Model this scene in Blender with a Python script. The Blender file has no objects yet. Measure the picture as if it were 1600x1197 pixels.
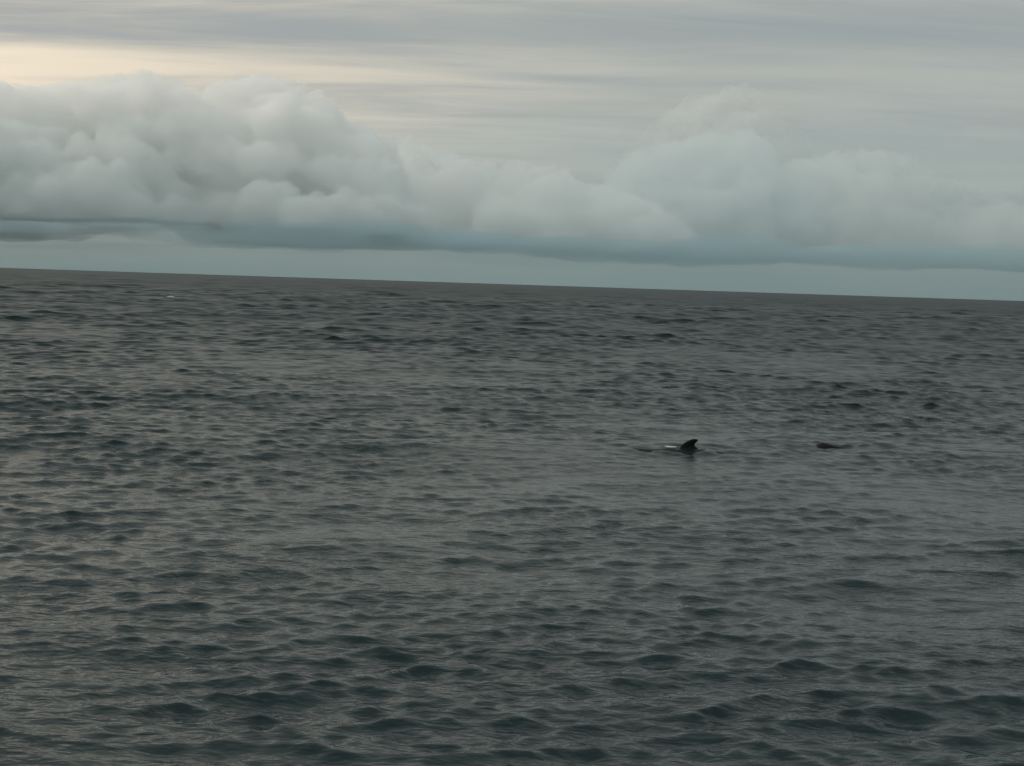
import bpy, bmesh, math, random
import numpy as np
from mathutils import Vector, Matrix, Euler

R = math.radians
sc = bpy.context.scene
COL = sc.collection

# ------------------------------------------------------------------ camera
CAM_H = 5.1
cam_d = bpy.data.cameras.new('camera')
cam_d.sensor_width = 36.0
cam_d.lens = 50.0
cam_d.clip_start = 0.1
cam_d.clip_end = 400000.0
cam = bpy.data.objects.new('camera', cam_d)
COL.objects.link(cam)
cam.matrix_world = (Matrix.Translation((0, 0, CAM_H)) @
                    Matrix.Rotation(R(90 - 3.97), 4, 'X') @
                    Matrix.Rotation(R(1.86), 4, 'Z'))
sc.camera = cam

# ------------------------------------------------------------------ sky and sun
SUN_AZ, SUN_EL = -92.0, 30.0          # degrees; azimuth counted from +Y towards +X
sun_dir = Vector((math.sin(R(SUN_AZ)) * math.cos(R(SUN_EL)),
                  math.cos(R(SUN_AZ)) * math.cos(R(SUN_EL)),
                  math.sin(R(SUN_EL))))

world = bpy.data.worlds.new('World')
sc.world = world
world.use_nodes = True


class NT:
    """small node-tree helper"""
    def __init__(s, tree):
        s.t = tree; s.n = tree.nodes; s.l = tree.links
        s.n.clear()

    def put(s, sock, v):
        if isinstance(v, bpy.types.NodeSocket): s.l.new(v, sock)
        elif v is not None: sock.default_value = v

    def node(s, typ, **kw):
        n = s.n.new(typ)
        for k, v in kw.items(): setattr(n, k, v)
        return n

    def math(s, op, a, b=None, c=None, clamp=False):
        n = s.node('ShaderNodeMath', operation=op, use_clamp=clamp)
        for i, v in enumerate((a, b, c)): s.put(n.inputs[i], v)
        return n.outputs[0]

    def vmath(s, op, a, b=None, scale=None):
        n = s.node('ShaderNodeVectorMath', operation=op)
        s.put(n.inputs[0], a); s.put(n.inputs[1], b)
        if scale is not None: s.put(n.inputs['Scale'], scale)
        return n.outputs['Value'] if op in ('DOT_PRODUCT', 'LENGTH') else n.outputs[0]

    def noise(s, vec, scale, detail=2.0, rough=0.5, dist=0.0, dim='3D', w=None):
        n = s.node('ShaderNodeTexNoise', noise_dimensions=dim)
        s.put(n.inputs['Vector'], vec)
        n.inputs['Scale'].default_value = scale
        n.inputs['Detail'].default_value = detail
        n.inputs['Roughness'].default_value = rough
        n.inputs['Distortion'].default_value = dist
        return n.outputs['Fac']

    def step(s, v, a, b, lo=0.0, hi=1.0, smooth=True):
        n = s.node('ShaderNodeMapRange', interpolation_type='SMOOTHSTEP' if smooth else 'LINEAR')
        s.put(n.inputs[0], v)
        for i, q in enumerate((a, b, lo, hi)): s.put(n.inputs[i + 1], q)
        return n.outputs[0]

    def mix(s, f, a, b, blend='MIX'):
        n = s.node('ShaderNodeMix', data_type='RGBA', blend_type=blend)
        s.put(n.inputs['Factor'], f)
        for k, v in (('A', a), ('B', b)):
            sock = [q for q in n.inputs if q.name == k and q.type == 'RGBA'][0]
            if isinstance(v, tuple): v = (*v, 1.0) if len(v) == 3 else v
            s.put(sock, v)
        return [q for q in n.outputs if q.type == 'RGBA'][0]


W = NT(world.node_tree)
tc = W.node('ShaderNodeTexCoord')
D = W.vmath('NORMALIZE', tc.outputs['Generated'])
sep = W.node('ShaderNodeSeparateXYZ'); W.put(sep.inputs[0], D)
dx, dy, dz = sep.outputs
zc = W.math('MAXIMUM', dz, 0.0)
inv = W.math('DIVIDE', 1.0, W.math('ADD', zc, 0.055))
comb = W.node('ShaderNodeCombineXYZ')
W.put(comb.inputs[0], W.math('MULTIPLY', dx, inv)); W.put(comb.inputs[1], W.math('MULTIPLY', dy, inv))
P = comb.outputs[0]                       # position on a high, flat cloud deck
mp = W.node('ShaderNodeMapping')
W.put(mp.inputs['Vector'], P)
mp.inputs['Rotation'].default_value = (0, 0, R(-4))
mp.inputs['Scale'].default_value = (0.17, 1.0, 1.0)
mp.inputs['Location'].default_value = (10.2, 2.22, 0)
bandA = W.noise(mp.outputs[0], 0.95, 3.0, 0.50, 0.6)
mp2 = W.node('ShaderNodeMapping')
W.put(mp2.inputs['Vector'], P)
mp2.inputs['Rotation'].default_value = (0, 0, R(5))
mp2.inputs['Location'].default_value = (3.1, 7.7, 0)
mp2.inputs['Scale'].default_value = (0.33, 1.0, 1.0)
bandB = W.noise(mp2.outputs[0], 2.1, 6.0, 0.62, 0.5)
bands = W.math('ADD', W.math('MULTIPLY', bandA, 0.60), W.math('MULTIPLY', bandB, 0.40))
bands = W.step(bands, 0.34, 0.60)
# brightness of the overcast: thin cloud glows round the hidden sun
cs = W.vmath('DOT_PRODUCT', D, tuple(sun_dir))
near = W.step(cs, -0.20, 0.52)
near2 = W.math('MULTIPLY', W.math('POWER', near, 1.2), W.step(dz, 0.16, 0.34, 1.0, 0.12))
base_c = W.mix(bands, (0.335, 0.383, 0.385), (0.450, 0.475, 0.445))
warm = W.mix(bands, (0.42, 0.43, 0.42), (1.06, 0.90, 0.69))
deck = W.mix(near2, base_c, warm)
# murky air low over the sea
low = W.step(dz, -0.01, 0.085, 1.0, 0.0)
deck = W.mix(low, deck, (0.212, 0.292, 0.290))
# overcast sky: brighter towards the zenith
high = W.step(dz, 0.22, 0.75)
deck = W.mix(high, deck, W.mix(1.0, deck, (1.40, 1.41, 1.42), 'MULTIPLY'))
sky = W.node('ShaderNodeTexSky', sky_type='NISHITA', sun_disc=False)
sky.sun_elevation = R(SUN_EL); sky.sun_rotation = R(SUN_AZ)
sky.air_density = 1.0; sky.dust_density = 2.0
bg_sky = W.node('ShaderNodeBackground'); W.put(bg_sky.inputs[0], sky.outputs[0]); bg_sky.inputs[1].default_value = 0.05
bg_deck = W.node('ShaderNodeBackground'); W.put(bg_deck.inputs[0], deck); bg_deck.inputs[1].default_value = 1.0
mixs = W.node('ShaderNodeMixShader'); mixs.inputs[0].default_value = 0.93
W.put(mixs.inputs[1], bg_sky.outputs[0]); W.put(mixs.inputs[2], bg_deck.outputs[0])
wo = W.node('ShaderNodeOutputWorld'); W.put(wo.inputs[0], mixs.outputs[0])

sun_l = bpy.data.lights.new('sun', 'SUN')
sun_l.energy = 1.15
sun_l.angle = R(50)
sun_l.color = (1.0, 0.89, 0.74)
sun = bpy.data.objects.new('sun', sun_l)
COL.objects.link(sun)
sun.rotation_euler = sun_dir.to_track_quat('Z', 'Y').to_euler()

vs = sc.view_settings
sc.display_settings.display_device = 'sRGB'
vs.view_transform = 'Standard'; vs.look = 'None'
vs.exposure = 0.0; vs.gamma = 1.0; vs.use_curve_mapping = False
cy = sc.cycles
cy.max_bounces = 24; cy.diffuse_bounces = 2; cy.glossy_bounces = 3
cy.volume_bounces = 22; cy.transparent_max_bounces = 96
cy.use_denoising = True
try:
    cy.denoiser = 'OPENIMAGEDENOISE'
except Exception:
    pass
cy.use_adaptive_sampling = False


def new_mat(name):
    m = bpy.data.materials.new(name)
    m.use_nodes = True
    return m, NT(m.node_tree)


# ------------------------------------------------------------------ the sea
rng = np.random.default_rng(11)
NW = 210
lam = np.exp(np.linspace(math.log(0.26), math.log(34.0), NW)) * rng.uniform(0.97, 1.03, NW)
WIND = R(97)                                  # travelling away from the camera, a little left
spread = np.where(lam > 24, R(30), np.where(lam > 6, R(18), np.where(lam > 0.7, R(24), R(38))))
th = WIND + rng.normal(0, 1, NW) * spread
k = 2 * np.pi / lam
kx, ky = k * np.cos(th), k * np.sin(th)
ph0 = rng.uniform(0, 2 * np.pi, NW)
MSS = 0.034
ak = np.full(NW, math.sqrt(2 * MSS / NW))
ak *= np.interp(np.log(lam), np.log([0.26, 0.6, 1.2, 2.4, 4, 8, 14, 34]), [2.1, 1.8, 1.05, 0.58, 0.43, 0.33, 0.26, 0.13])
amp = (ak / k) * rng.uniform(0.7, 1.3, NW)
CHOP = 1.2


def gust(x, y):
    """uneven wind: rougher and smoother patches of water"""
    g = (np.sin(x * 0.11 + 0.7 * np.sin(y * 0.05)) * np.sin(y * 0.085 + 1.3 + 0.8 * np.sin(x * 0.07)) +
         0.7 * np.sin(x * 0.31 + y * 0.13 + 2.0) * np.sin(y * 0.27 - x * 0.09) +
         0.5 * np.sin(x * 0.72 - y * 0.33) * np.sin(y * 0.61 + 0.4))
    return np.clip(1.0 + 0.36 * g, 0.4, 1.7)


def waves(x, y, wrow):
    """x, y: (rows, cols); wrow: (rows, NW) weights -> displaced x, y, z"""
    x = x.astype(np.float32); y = y.astype(np.float32)
    g = gust(x, y).astype(np.float32)
    X = x.copy(); Y = y.copy(); Z = np.zeros_like(x)
    for i in range(NW):
        w = (wrow[:, i:i + 1] * amp[i]).astype(np.float32)
        if not w.any(): continue
        use = np.nonzero(w[:, 0])[0]
        a, b = use[0], use[-1] + 1
        p = np.float32(kx[i]) * x[a:b] + np.float32(ky[i]) * y[a:b] + np.float32(ph0[i])
        A = w[a:b] * (g[a:b] if lam[i] < 4 else 1.0)
        Z[a:b] += A * np.cos(p)
        s = A * np.sin(p) * np.float32(CHOP)
        X[a:b] -= s * np.float32(math.cos(th[i])); Y[a:b] -= s * np.float32(math.sin(th[i]))
    return X, Y, Z


def lod(spacing):
    """weights of every wave on a grid of this spacing; longer waves take over some of the lost steepness"""
    s = np.asarray(spacing)[:, None]
    t = np.clip((lam[None] / s - 2.0) / 1.6, 0, 1)
    w = t * t * (3 - 2 * t)
    full = (ak ** 2).sum()
    rest = (w ** 2 * ak ** 2).sum(1, keepdims=True)
    boost = np.clip(np.sqrt(full / np.maximum(rest, 1e-9)), 1.0, 4.6)
    return w * boost


rows = [0.05, 1.0, 2.0]
r = 2.0
while r < 60000:
    if r < 11: d = 0.3
    elif r < 24: d = 0.072
    elif r < 100: d = 0.108
    elif r < 480: d = 0.108 * (r / 100) ** 1.5
    elif r < 2600: d = max(1.1, 0.0036 * r)
    elif r < 14000: d = 0.03 * r
    else: d = 0.12 * r
    r += d; rows.append(r)
rows = np.array(rows)
INNER = 340
az_in = np.linspace(-23, 23, INNER)
out = 23 + np.cumsum(np.geomspace(0.14, 9.0, 46))
out = 23 + (out - 23) * (157 / (out[-1] - 23))
az = np.concatenate([-out[::-1], az_in, out[:-1]])      # closes on itself at 180 degrees
NR, NC = len(rows), len(az)
rr, aa = np.meshgrid(rows, np.radians(az), indexing='ij')
gx, gy = rr * np.sin(aa), rr * np.cos(aa)
dr = np.gradient(rows)
w_in = lod(np.maximum(dr, rows * R(46 / INNER)))
far = np.clip((rows - 9000) / 5000, 0, 1)
w_in *= (1 - far)[:, None]
X = np.empty((NR, NC), np.float32); Y = X.copy(); Z = X.copy()
n0 = len(out); sl = slice(n0, n0 + INNER)
X[:, sl], Y[:, sl], Z[:, sl] = waves(gx[:, sl], gy[:, sl], w_in)
for s_ in (slice(0, n0), slice(n0 + INNER, NC)):
    ww = lod(np.maximum(dr, rows * R(1.2))) * (1 - far)[:, None]
    X[:, s_], Y[:, s_], Z[:, s_] = waves(gx[:, s_], gy[:, s_], ww)


def ground(az_deg, dist):
    return dist * math.sin(R(az_deg)), dist * math.cos(R(az_deg))


wx, wy = ground(7.22, 44.6)                       # the two whales
w2x, w2y = ground(12.45, 48.0)
for cx_, cy_, a_ in ((wx - 0.2, wy, 0.030), (w2x + 0.2, w2y, 0.024)):     # rings of disturbed water round them
    q_ = np.hypot((X - cx_) * 0.75, Y - cy_)
    Z += (a_ * np.cos(q_ * 2 * math.pi / 0.62) * np.exp(-((q_ - 0.7) / 1.1) ** 2)).astype(np.float32)


def sea_z(x, y):
    """water level of the sea near a point"""
    a = math.degrees(math.atan2(x, y)); q = math.hypot(x, y)
    i = int(np.searchsorted(rows, q)); j = int(np.searchsorted(az, a))
    return float(Z[i - 1:i + 2, j - 1:j + 2].mean())


co = np.stack([X, Y, Z], -1).reshape(-1, 3)
ii = np.arange(NR - 1)[:, None]; jj = np.arange(NC)[None]
j2 = (jj + 1) % NC
quads = np.stack([ii * NC + jj, ii * NC + j2, (ii + 1) * NC + j2, (ii + 1) * NC + jj], -1).reshape(-1, 4)
quads = quads[:, ::-1]
me = bpy.data.meshes.new('sea')
me.vertices.add(len(co)); me.vertices.foreach_set('co', co.ravel())
me.loops.add(quads.size); me.loops.foreach_set('vertex_index', quads.ravel().astype(np.int32))
me.polygons.add(len(quads))
me.polygons.foreach_set('loop_start', np.arange(0, quads.size, 4, dtype=np.int32))
me.polygons.foreach_set('use_smooth', np.ones(len(quads), bool))
me.update(calc_edges=True)
# steepness that the grid cannot carry goes into the roughness of the surface
kept = ((w_in ** 2) * ak ** 2).sum(1) / 2
lost = np.clip((ak ** 2).sum() / 2 * 1.0 - kept * 0.9, 0, None) * np.clip((rows - 30) / 200, 0, 0.7)
calm = np.clip((260 - rows) / 230, 0, 1)                 # fine ripples drawn singly near by, as roughness far out
alpha = np.sqrt(0.0049 ** 1 * 0.02 + 2 * lost + 0.016 * (1 - calm))
rough = np.clip(np.sqrt(alpha), 0.09, 0.62)
for nm, arr in (('water_rough', rough), ('ripple', 0.12 + 0.88 * calm)):
    at_ = me.attributes.new(nm, 'FLOAT', 'POINT')
    at_.data.foreach_set('value', np.repeat(arr.astype(np.float32), NC))
sea = bpy.data.objects.new('sea', me)
COL.objects.link(sea)
sea['kind'] = 'structure'

m, N = new_mat('sea_water')
geo = N.node('ShaderNodeNewGeometry')
pos = geo.outputs['Position']


def ripple_h(p):
    mp = N.node('ShaderNodeMapping'); N.put(mp.inputs[0], p)
    mp.inputs['Rotation'].default_value = (0, 0, R(-7)); mp.inputs['Scale'].default_value = (0.45, 1.0, 1.0)
    a = N.noise(mp.outputs[0], 3.2, 3.0, 0.55, 0.3)
    b = N.noise(mp.outputs[0], 10.0, 2.0, 0.5, 0.2)
    return N.math('ADD', N.math('MULTIPLY', a, 0.052), N.math('MULTIPLY', b, 0.022))


EPS = 0.02
h0 = ripple_h(pos)
hx = ripple_h(N.vmath('ADD', pos, (EPS, 0, 0)))
hy = ripple_h(N.vmath('ADD', pos, (0, EPS, 0)))
# ripples are stronger in gusty patches
rip = N.node('ShaderNodeAttribute', attribute_name='ripple')
patch = N.math('MULTIPLY', rip.outputs['Fac'], N.step(N.noise(pos, 0.16, 3.0, 0.55, 0.4), 0.35, 0.68, 0.65, 1.25))
sx = N.math('MULTIPLY', N.math('DIVIDE', N.math('SUBTRACT', h0, hx), EPS), patch)
sy = N.math('MULTIPLY', N.math('DIVIDE', N.math('SUBTRACT', h0, hy), EPS), patch)
cb = N.node('ShaderNodeCombineXYZ'); N.put(cb.inputs[0], sx); N.put(cb.inputs[1], sy)
nrm = N.vmath('NORMALIZE', N.vmath('ADD', geo.outputs['Normal'], cb.outputs[0]))
bs = N.node('ShaderNodeBsdfPrincipled')
bs.inputs['Base Color'].default_value = (0.008, 0.020, 0.023, 1)
ar = N.node('ShaderNodeAttribute', attribute_name='water_rough'); N.put(bs.inputs['Roughness'], ar.outputs['Fac'])
bs.inputs['IOR'].default_value = 1.333
bs.inputs['Specular IOR Level'].default_value = 0.30
N.put(bs.inputs['Normal'], nrm)
mo = N.node('ShaderNodeOutputMaterial'); N.put(mo.inputs[0], bs.outputs[0])
me.materials.append(m)

# ------------------------------------------------------------------ clouds
def cloud_mat(name, density, colour):
    m, N = new_mat(name)
    v = N.node('ShaderNodeVolumePrincipled')
    v.inputs['Color'].default_value = (*colour, 1)
    v.inputs['Density'].default_value = density
    v.inputs['Anisotropy'].default_value = 0.25
    o = N.node('ShaderNodeOutputMaterial'); N.put(o.inputs['Volume'], v.outputs[0])
    return m


M_CUM = cloud_mat('cumulus_vapour', 0.0044, (0.9965, 0.9975, 0.9965))
M_SOFT = cloud_mat('thin_cloud_vapour', 0.0012, (0.980, 0.990, 0.993))  # red absorbed here, in ridge and faint vapour: distance haze in the colour
M_MID = cloud_mat('ridge_vapour', 0.0031, (0.991, 0.995, 0.995))
M_FAINT = cloud_mat('faint_cloud_vapour', 0.0017, (0.974, 0.987, 0.990))
M_HAZE = cloud_mat('haze_vapour', 0.00027, (0.80, 0.92, 0.955))  # veil added before the clouds, aerial blue put into its colour
M_SHELF = cloud_mat('shaded_shelf_vapour', 0.0011, (0.68, 0.86, 0.935))  # shadow of the cloud bases put into the colour as blue absorption
M_SHADED = cloud_mat('shaded_cloud_vapour', 0.0024, (0.938, 0.963, 0.974))  # the lump's shaded side is put into its absorbing colour
DEG = math.pi / 180

dg = lambda: bpy.context.evaluated_depsgraph_get()
TEX = {}


def tex(size, kind='CLOUDS'):
    key = (size, kind)
    if key not in TEX:
        t = bpy.data.textures.new('billow', kind)
        t.noise_scale = size
        if kind == 'CLOUDS':
            t.noise_depth = 3
        TEX[key] = t
    return TEX[key]


_bm = bmesh.new(); bmesh.ops.create_icosphere(_bm, subdivisions=2, radius=1.0)
_bm.verts.ensure_lookup_table()
ICO_V = np.array([tuple(v.co) for v in _bm.verts]); ICO_F = np.array([[v.index for v in f.verts] for f in _bm.faces]); _bm.free()


def cloud_from_balls(name, balls, voxel, disp, mat, label, flat=None, group='cloud bank over the horizon'):
    """balls: list of (centre Vector, (rx, ry, rz)) merged to one closed lumpy body"""
    cs_ = np.array([tuple(c) for c, _ in balls]); rs_ = np.array([q for _, q in balls])
    vv = (ICO_V[None] * rs_[:, None] + cs_[:, None]).reshape(-1, 3)
    ff = (ICO_F[None] + (np.arange(len(balls)) * len(ICO_V))[:, None, None]).reshape(-1, 3)
    me = bpy.data.meshes.new(name)
    me.vertices.add(len(vv)); me.vertices.foreach_set('co', vv.astype(np.float32).ravel())
    me.loops.add(ff.size); me.loops.foreach_set('vertex_index', ff.ravel().astype(np.int32))
    me.polygons.add(len(ff)); me.polygons.foreach_set('loop_start', np.arange(0, ff.size, 3, dtype=np.int32))
    me.update(calc_edges=True)
    o = bpy.data.objects.new(name, me); COL.objects.link(o)
    rm = o.modifiers.new('r', 'REMESH'); rm.mode = 'VOXEL'; rm.voxel_size = voxel; rm.use_smooth_shade = True
    for size, stren, kind in disp:
        d = o.modifiers.new('d', 'DISPLACE'); d.texture = tex(size, kind); d.strength = stren
        d.mid_level = 0.5; d.texture_coords = 'GLOBAL'
    if disp:
        rm = o.modifiers.new('r', 'REMESH'); rm.mode = 'VOXEL'; rm.voxel_size = voxel; rm.use_smooth_shade = True
    me2 = bpy.data.meshes.new_from_object(o.evaluated_get(dg()))
    o.modifiers.clear(); o.data = me2
    if flat is not None:
        n = len(me2.vertices); v = np.empty(n * 3, np.float32); me2.vertices.foreach_get('co', v)
        v = v.reshape(-1, 3)
        lo = v[:, 2] < flat
        v[lo, 2] = flat + (v[lo, 2] - flat) * 0.18
        me2.vertices.foreach_set('co', v.ravel()); me2.update()
    me2.materials.clear(); me2.materials.append(mat)
    o['label'] = label; o['category'] = 'cloud'
    if group: o['group'] = group
    return o


def at(azd, eld, dist):
    """point on the cloud front: azimuth, elevation in degrees, horizontal distance in metres"""
    return Vector((dist * math.sin(R(azd)), dist * math.cos(R(azd)), dist * math.tan(R(eld)) + CAM_H))


def cumulus(name, outline, base_el, dist, depth, n, rmin, rmax, seed, label, mat=M_CUM, voxel=45.0, amp_=1.0):
    """outline: (azimuth, elevation) of the cloud tops; the body is filled with overlapping puffs"""
    rnd = random.Random(seed)
    azs = [p[0] for p in outline]; els = [p[1] for p in outline]
    balls = []
    m_per = dist * DEG
    for i in range(n):
        a = rnd.uniform(azs[0], azs[-1])
        top = float(np.interp(a, azs, els))
        hfull = max(0.25, top - base_el)
        f = rnd.random() ** 0.75
        rad = rnd.uniform(rmin, rmax) * (1.15 - 0.55 * f)
        rad = min(rad, hfull * m_per * 0.55)
        el = base_el + f * hfull - rad / m_per * 0.92
        el = max(el, base_el + rnd.uniform(-0.35, 0.5) * rad / m_per)
        dep = (rnd.random() - 0.5) * depth * (1.1 - 0.6 * f)
        c = at(a, el, dist + dep)
        balls.append((c, (rad * rnd.uniform(0.95, 1.3), rad * rnd.uniform(0.9, 1.2), rad * rnd.uniform(0.8, 1.0))))
    # puffs that sit right on the outline
    n_first = 0
    a = azs[0]
    while a < azs[-1]:
        top = float(np.interp(a, azs, els))
        rad = rnd.uniform(rmin * 0.55, rmin * 1.0)
        rad = min(rad, max(0.2, top - base_el) * m_per * 0.5)
        c = at(a, top - rad / m_per * 0.95, dist + rnd.uniform(-0.3, 0.3) * depth * 0.5)
        balls.append((c, (rad * 1.1, rad, rad * 0.95)))
        a += rad / m_per * rnd.uniform(0.6, 1.2)
    # cauliflower: smaller puffs bud from the bigger ones
    n_first = len(balls)
    for gen, (lo_, hi_, cnt) in enumerate(((0.32, 0.58, 7), (0.34, 0.60, 5))):
        for c, rad in list(balls)[(0 if gen == 0 else n_first):]:
            if rad[2] < 95: continue
            for q in range(cnt):
                v = Vector((rnd.gauss(0, 1), rnd.gauss(-0.5, 1), rnd.gauss(0.5, 1))).normalized()
                f = rnd.uniform(lo_, hi_)
                cc = c + Vector((v.x * rad[0], v.y * rad[1], v.z * rad[2])) * rnd.uniform(0.75, 0.98)
                balls.append((cc, tuple(f * q_ for q_ in rad)))
    disp = [(620.0, 220.0 * amp_, 'CLOUDS'), (230.0, 200.0 * amp_, 'CLOUDS'), (95.0, 160.0 * amp_, 'CLOUDS')]
    flat = at(0, base_el, dist).z
    return cloud_from_balls(name, balls, voxel, disp, mat, label, flat)


cumulus('cumulus_cloud',
        [(-27, 6.3), (-24, 6.5), (-21.5, 6.9), (-18.6, 6.8), (-17.0, 7.1), (-15.5, 7.55), (-14.2, 7.6), (-12.9, 7.2),
         (-12.2, 6.8), (-11.9, 7.5), (-10.5, 7.8), (-9.0, 7.6), (-8.0, 7.0), (-7.0, 6.3), (-5.6, 5.6), (-5.2, 4.6),
         (-4.6, 3.4), (-3.8, 2.6)],
        2.0, 27000, 4200, 640, 240, 600, 5,
        'large pale cumulus mass with two domed tops at left of cloud bank')
cumulus('cumulus_cloud',
        [(-5.6, 5.2), (-4.7, 5.75), (-3.4, 5.3), (-2.1, 4.8), (-1.1, 4.75), (-0.6, 4.2), (0.2, 3.2)],
        1.7, 29500, 2600, 140, 200, 460, 8,
        'sloping cumulus shoulder just right of the large domed cloud', mat=M_MID)
cumulus('cumulus_cloud',
        [(-1.0, 4.4), (0.0, 4.95), (1.2, 4.75), (1.9, 4.3), (3.0, 4.1), (4.6, 3.8), (6.4, 2.9), (7.2, 2.2)],
        1.6, 26000, 2600, 150, 180, 430, 13,
        'low cumulus ridge with small bright knob in middle of cloud bank', mat=M_MID)
cumulus('cumulus_cloud',
        [(4.3, 5.2), (5.4, 6.6), (6.6, 7.4), (8.3, 8.0), (9.2, 7.9), (10.6, 6.9), (11.4, 5.2), (12.2, 4.0)],
        2.2, 33000, 2600, 160, 240, 540, 21,
        'tall hazy cumulus tower at right of centre, tallest of right half', mat=M_SOFT)
cumulus('cumulus_cloud',
        [(3.0, 3.6), (4.6, 5.4), (6.3, 5.95), (8.0, 6.1), (9.0, 6.45), (9.8, 5.7), (10.4, 4.6), (12.0, 3.4)],
        1.7, 28000, 2600, 150, 220, 500, 34,
        'shade-tinted cumulus lump with hollow crown in front of hazy tower', mat=M_SHADED)
cumulus('cumulus_cloud',
        [(9.8, 4.2), (11.0, 5.3), (12.6, 5.5), (14.2, 5.7), (15.2, 5.4), (16.0, 4.7), (17.6, 4.4), (18.6, 4.3),
         (19.4, 3.5), (22, 3.3), (26, 3.6)],
        1.7, 28500, 3000, 240, 200, 480, 55,
        'wide low cumulus row trailing off at right end of cloud bank', mat=M_FAINT)


def shelf(name, a0, a1, el0, el1, dist, n, seed, label):
    """ragged flat layer: many thin overlapping lenses"""
    rnd = random.Random(seed)
    m_per = dist * DEG
    mid, half = (a0 + a1) / 2, (a1 - a0) / 2
    balls = []
    for i in range(n):
        a = rnd.uniform(a0, a1)
        e = max(0.25, 1 - abs((a - mid) / half) ** 2.5)
        el = el0 + (el1 - el0) * (0.5 + (rnd.random() - 0.5) * e)
        balls.append((at(a, el, dist + rnd.uniform(-1800, 1800)),
                      (rnd.uniform(600, 2600) * (0.5 + 0.5 * e), rnd.uniform(300, 800), rnd.uniform(35, 130) * (0.5 + 0.5 * e))))
    return cloud_from_balls(name, balls, 75.0, [(900.0, 170.0, 'CLOUDS'), (300.0, 110.0, 'CLOUDS')], M_SHELF, label,
                            group='flat blue grey cloud shelves low over the sea')


shelf('stratus_shelf', -28, 1.0, 1.15, 2.2, 25500, 60, 3, 'long flat blue grey cloud shelf under the large cumulus at left')
shelf('stratus_shelf', -1.6, 12.5, 1.2, 2.0, 25500, 40, 4, 'flat blue grey cloud shelf right of centre, under the hazy tower')
shelf('stratus_shelf', 9.5, 28, 1.1, 1.9, 26500, 45, 9, 'thin blue grey cloud shelf at right end, low over the horizon')


def haze(name, spans, dist, label):
    """smooth thin veil added before the cumulus to imitate distance haze"""
    balls = []
    for a0, a1, el, half, deep in spans:
        balls.append((at((a0 + a1) / 2, el, dist), ((a1 - a0) / 2 * dist * DEG, deep, half * dist * DEG)))
    return cloud_from_balls(name, balls, 180.0, [], M_HAZE, label, group=None)


haze('haze_veil', [(-34, -2, 1.9, 1.3, 1500.), (-12, 14, 1.75, 1.1, 1500.), (3, 33, 1.7, 1.1, 1500.), (-38, 16, 2.9, 3.6, 900.), (-14, 40, 3.0, 4.2, 1200.)], 24000,
     'thin bluish mist veil added in front of the whole cloud bank')
# ------------------------------------------------------------------ whales
m_wh, N = new_mat('wet_whale_skin')
bs = N.node('ShaderNodeBsdfPrincipled')
tcn = N.node('ShaderNodeTexCoord')
nz = N.noise(tcn.outputs['Object'], 3.0, 4.0, 0.6)
N.put(bs.inputs['Base Color'], N.mix(nz, (0.004, 0.005, 0.006), (0.010, 0.011, 0.012)))
N.put(bs.inputs['Roughness'], N.step(nz, 0.3, 0.7, 0.28, 0.5))
bs.inputs['IOR'].default_value = 1.38
bs.inputs['Specular IOR Level'].default_value = 0.15
mo = N.node('ShaderNodeOutputMaterial'); N.put(mo.inputs[0], bs.outputs[0])


def loft(bm, rings):
    vr = [[bm.verts.new(p) for p in ring] for ring in rings]
    n = len(vr[0])
    for a, b in zip(vr, vr[1:]):
        for i in range(n):
            bm.faces.new((a[i], a[(i + 1) % n], b[(i + 1) % n], b[i]))
    bm.faces.new(vr[0][::-1]); bm.faces.new(vr[-1])


def blade(bm, sections, n=20):
    """fin: sections (leading point, trailing point, half thickness, up/side normal)"""
    rings = []
    for le, te, t, nv in sections:
        le, te, nv = Vector(le), Vector(te), Vector(nv)
        ring = []
        for i in range(n):
            u = 2 * math.pi * i / n
            f = 0.5 - 0.5 * math.cos(u)
            prof = math.sin(u) * (1 - 0.45 * f)
            ring.append(le.lerp(te, f) + nv * (t * prof))
        rings.append(ring)
    loft(bm, rings)


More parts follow.
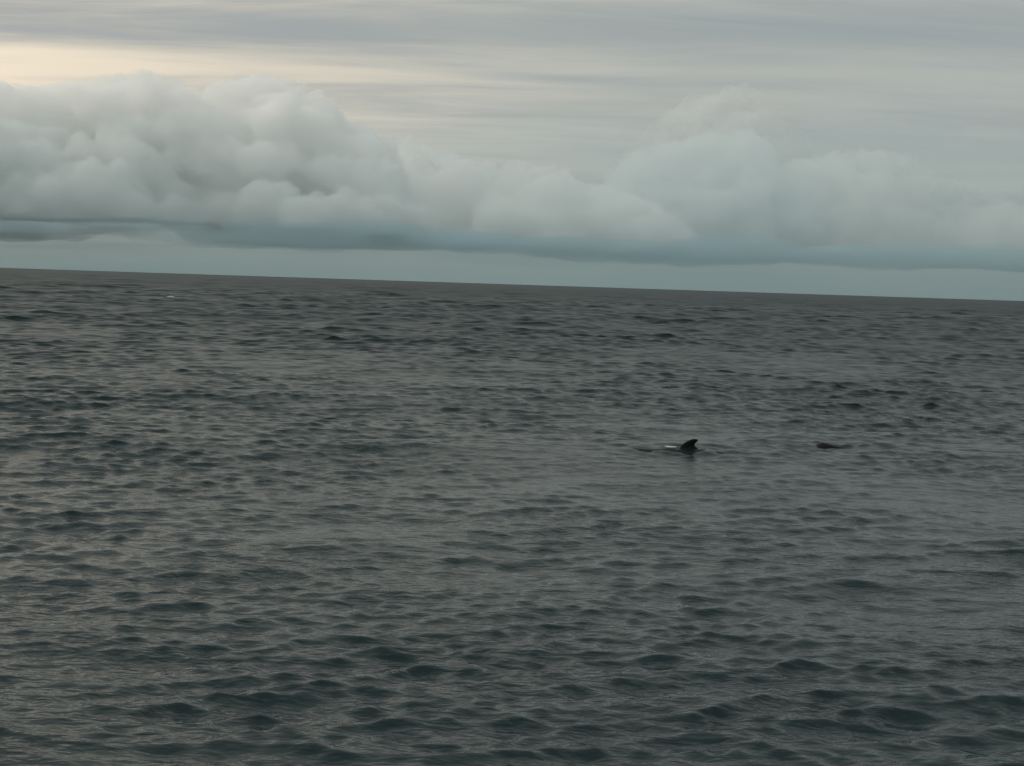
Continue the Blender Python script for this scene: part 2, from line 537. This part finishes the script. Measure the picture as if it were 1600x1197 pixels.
def whale_mesh():
    """swims towards -X, origin at the back's ridge below the dorsal fin, z = 0 at the ridge"""
    bm = bmesh.new()
    # x, centre z, half width, half height
    prof = [(-1.98, -.42, .07, .10), (-1.93, -.38, .24, .26), (-1.80, -.36, .34, .33), (-1.55, -.38, .40, .345), (-1.2, -.42, .45, .37),
            (-.7, -.45, .50, .43), (-.1, -.47, .53, .46), (.4, -.48, .51, .455), (.9, -.49, .45, .42), (1.4, -.50, .36, .365),
            (1.9, -.51, .25, .30), (2.4, -.52, .15, .23), (2.8, -.53, .085, .16), (3.1, -.54, .05, .085), (3.22, -.54, .02, .04)]
    rings = []
    for x, zc_, w, h in prof:
        rings.append([(x, w * math.cos(t), zc_ + h * math.sin(t)) for t in [2 * math.pi * i / 28 for i in range(28)]])
    loft(bm, rings)
    # hooked dorsal fin: low, broad-based, falcate
    n_ = (0, 1, 0)
    sec = [(-.14, -.44, .44, .075), (-.05, -.36, .36, .066), (0, -.315, .285, .06), (.062, -.285, .205, .056), (.124, -.240, .172, .052),
           (.185, -.182, .188, .048), (.247, -.105, .255, .044), (.292, -.035, .288, .040), (.332, .040, .280, .034), (.358, .105, .240, .026)]
    sec = [(z * (0.84 if z > 0 else 1), a, b, t) for z, a, b, t in sec]
    blade(bm, [((a, 0, z), (b, 0, z), t, n_) for z, a, b, t in sec])
    # flippers
    for s in (-1, 1):
        blade(bm, [((-1.22, s * .34, -.66), (-.88, s * .34, -.66), .05, (0, 0, 1)), ((-1.16, s * .62, -.80), (-.86, s * .60, -.80), .04, (0, 0, 1)),
                   ((-.98, s * .95, -.95), (-.74, s * .88, -.95), .03, (0, 0, 1)), ((-.70, s * 1.20, -1.05), (-.58, s * 1.14, -1.05), .018, (0, 0, 1))])
        # flukes
        blade(bm, [((2.82, s * .0, -.54), (3.30, s * .0, -.54), .05, (0, 0, 1)), ((2.95, s * .25, -.54), (3.36, s * .22, -.54), .038, (0, 0, 1)),
                   ((3.15, s * .50, -.55), (3.42, s * .47, -.55), .026, (0, 0, 1)), ((3.38, s * .70, -.55), (3.50, s * .68, -.55), .018, (0, 0, 1))])
    me = bpy.data.meshes.new('pilot_whale'); bm.to_mesh(me); bm.free()
    o = bpy.data.objects.new('tmp', me); COL.objects.link(o)
    rm = o.modifiers.new('r', 'REMESH'); rm.mode = 'VOXEL'; rm.voxel_size = 0.024; rm.use_smooth_shade = True
    sm = o.modifiers.new('s', 'SMOOTH'); sm.iterations = 2; sm.factor = 0.5
    me2 = bpy.data.meshes.new_from_object(o.evaluated_get(dg()))
    bpy.data.objects.remove(o)
    me2.name = 'pilot_whale'
    me2.materials.clear(); me2.materials.append(m_wh)
    return me2


wm = whale_mesh()




whale = bpy.data.objects.new('pilot_whale', wm)
COL.objects.link(whale)
lvl = max(np.mean([sea_z(wx + q, wy + t_) for q in np.linspace(-1.1, 0.3, 12)]) for t_ in (-0.5, -0.25, 0.0))
whale.location = (wx, wy, lvl + 0.06)
whale.rotation_euler = Euler((0, R(0.3), R(6)), 'XYZ')
whale['label'] = 'black whale surfacing with hooked dorsal fin above the water'
whale['category'] = 'whale'; whale['group'] = 'whales at the surface'

whale2 = bpy.data.objects.new('pilot_whale', wm)
COL.objects.link(whale2)
whale2['label'] = 'low black hump of a whale barely showing, right of finned whale'
whale2['category'] = 'whale'; whale2['group'] = 'whales at the surface'
whale2.rotation_euler = Euler((R(-40), R(14), R(8)), 'XYZ')
vv = np.empty(len(wm.vertices) * 3, np.float32); wm.vertices.foreach_get('co', vv)
vv = vv.reshape(-1, 3) @ np.array(whale2.rotation_euler.to_matrix()).T
top_ = vv[vv[:, 2].argmax()]                       # its highest point just clears the water
whale2.location = Vector((w2x, w2y, sea_z(w2x, w2y) + 0.12)) - Vector([float(q) for q in top_])

# ------------------------------------------------------------------ foam and a white patch
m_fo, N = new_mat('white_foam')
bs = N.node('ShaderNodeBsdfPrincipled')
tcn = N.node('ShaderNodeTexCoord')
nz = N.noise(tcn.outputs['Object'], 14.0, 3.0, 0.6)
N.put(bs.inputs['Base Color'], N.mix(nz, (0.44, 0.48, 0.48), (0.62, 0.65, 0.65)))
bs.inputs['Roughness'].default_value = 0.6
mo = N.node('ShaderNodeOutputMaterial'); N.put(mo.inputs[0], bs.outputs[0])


def foam(name, x, y, length, width, height, seed, label, lift=0.0):
    rnd = random.Random(seed)
    bm = bmesh.new()
    z0 = sea_z(x, y)
    n = 46
    for i in range(n):
        u = (i + 0.5) / n - 0.5
        taper = (1 - (2 * abs(u)) ** 2) ** 0.6
        v = rnd.gauss(0, 0.16) * taper
        px, py = u * length, v * width
        q = length / n * rnd.uniform(1.6, 2.6)
        zz = sea_z(x + px, y + py) - z0 + lift
        bmesh.ops.create_icosphere(bm, subdivisions=2, radius=1, matrix=Matrix.Translation((px, py, zz)) @
                                   Matrix.Diagonal((q * 1.5, max(q, width * 0.25 * taper), height * (0.3 + 0.7 * taper) * rnd.uniform(0.7, 1.1), 1)))
    me = bpy.data.meshes.new(name); bm.to_mesh(me); bm.free()
    o = bpy.data.objects.new('tmp', me); COL.objects.link(o)
    rm = o.modifiers.new('r', 'REMESH'); rm.mode = 'VOXEL'; rm.voxel_size = height * 0.22; rm.use_smooth_shade = True
    d = o.modifiers.new('d', 'DISPLACE'); d.texture = tex(height * 0.8); d.strength = height * 0.5; d.mid_level = 0.5
    me = bpy.data.meshes.new_from_object(o.evaluated_get(dg()))
    bpy.data.objects.remove(o)
    me.name = name
    me.materials.append(m_fo)
    o = bpy.data.objects.new(name, me); COL.objects.link(o)
    o.location = (x, y, sea_z(x, y))
    o['label'] = label; o['category'] = 'foam'
    return o


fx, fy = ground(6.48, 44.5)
fo = foam('white_patch', fx, fy, 0.36, 0.14, 0.028, 2, 'small white patch beside the whale, left of its fin', 0.03)
fo.location.z = whale.location.z - 0.012          # whitish patch resting on top of the back
fx, fy = ground(-13.6, 300)
foam('whitecap', fx, fy, 1.7, 0.9, 0.20, 5, 'tiny lone whitecap far out below the horizon at left', 0.30)
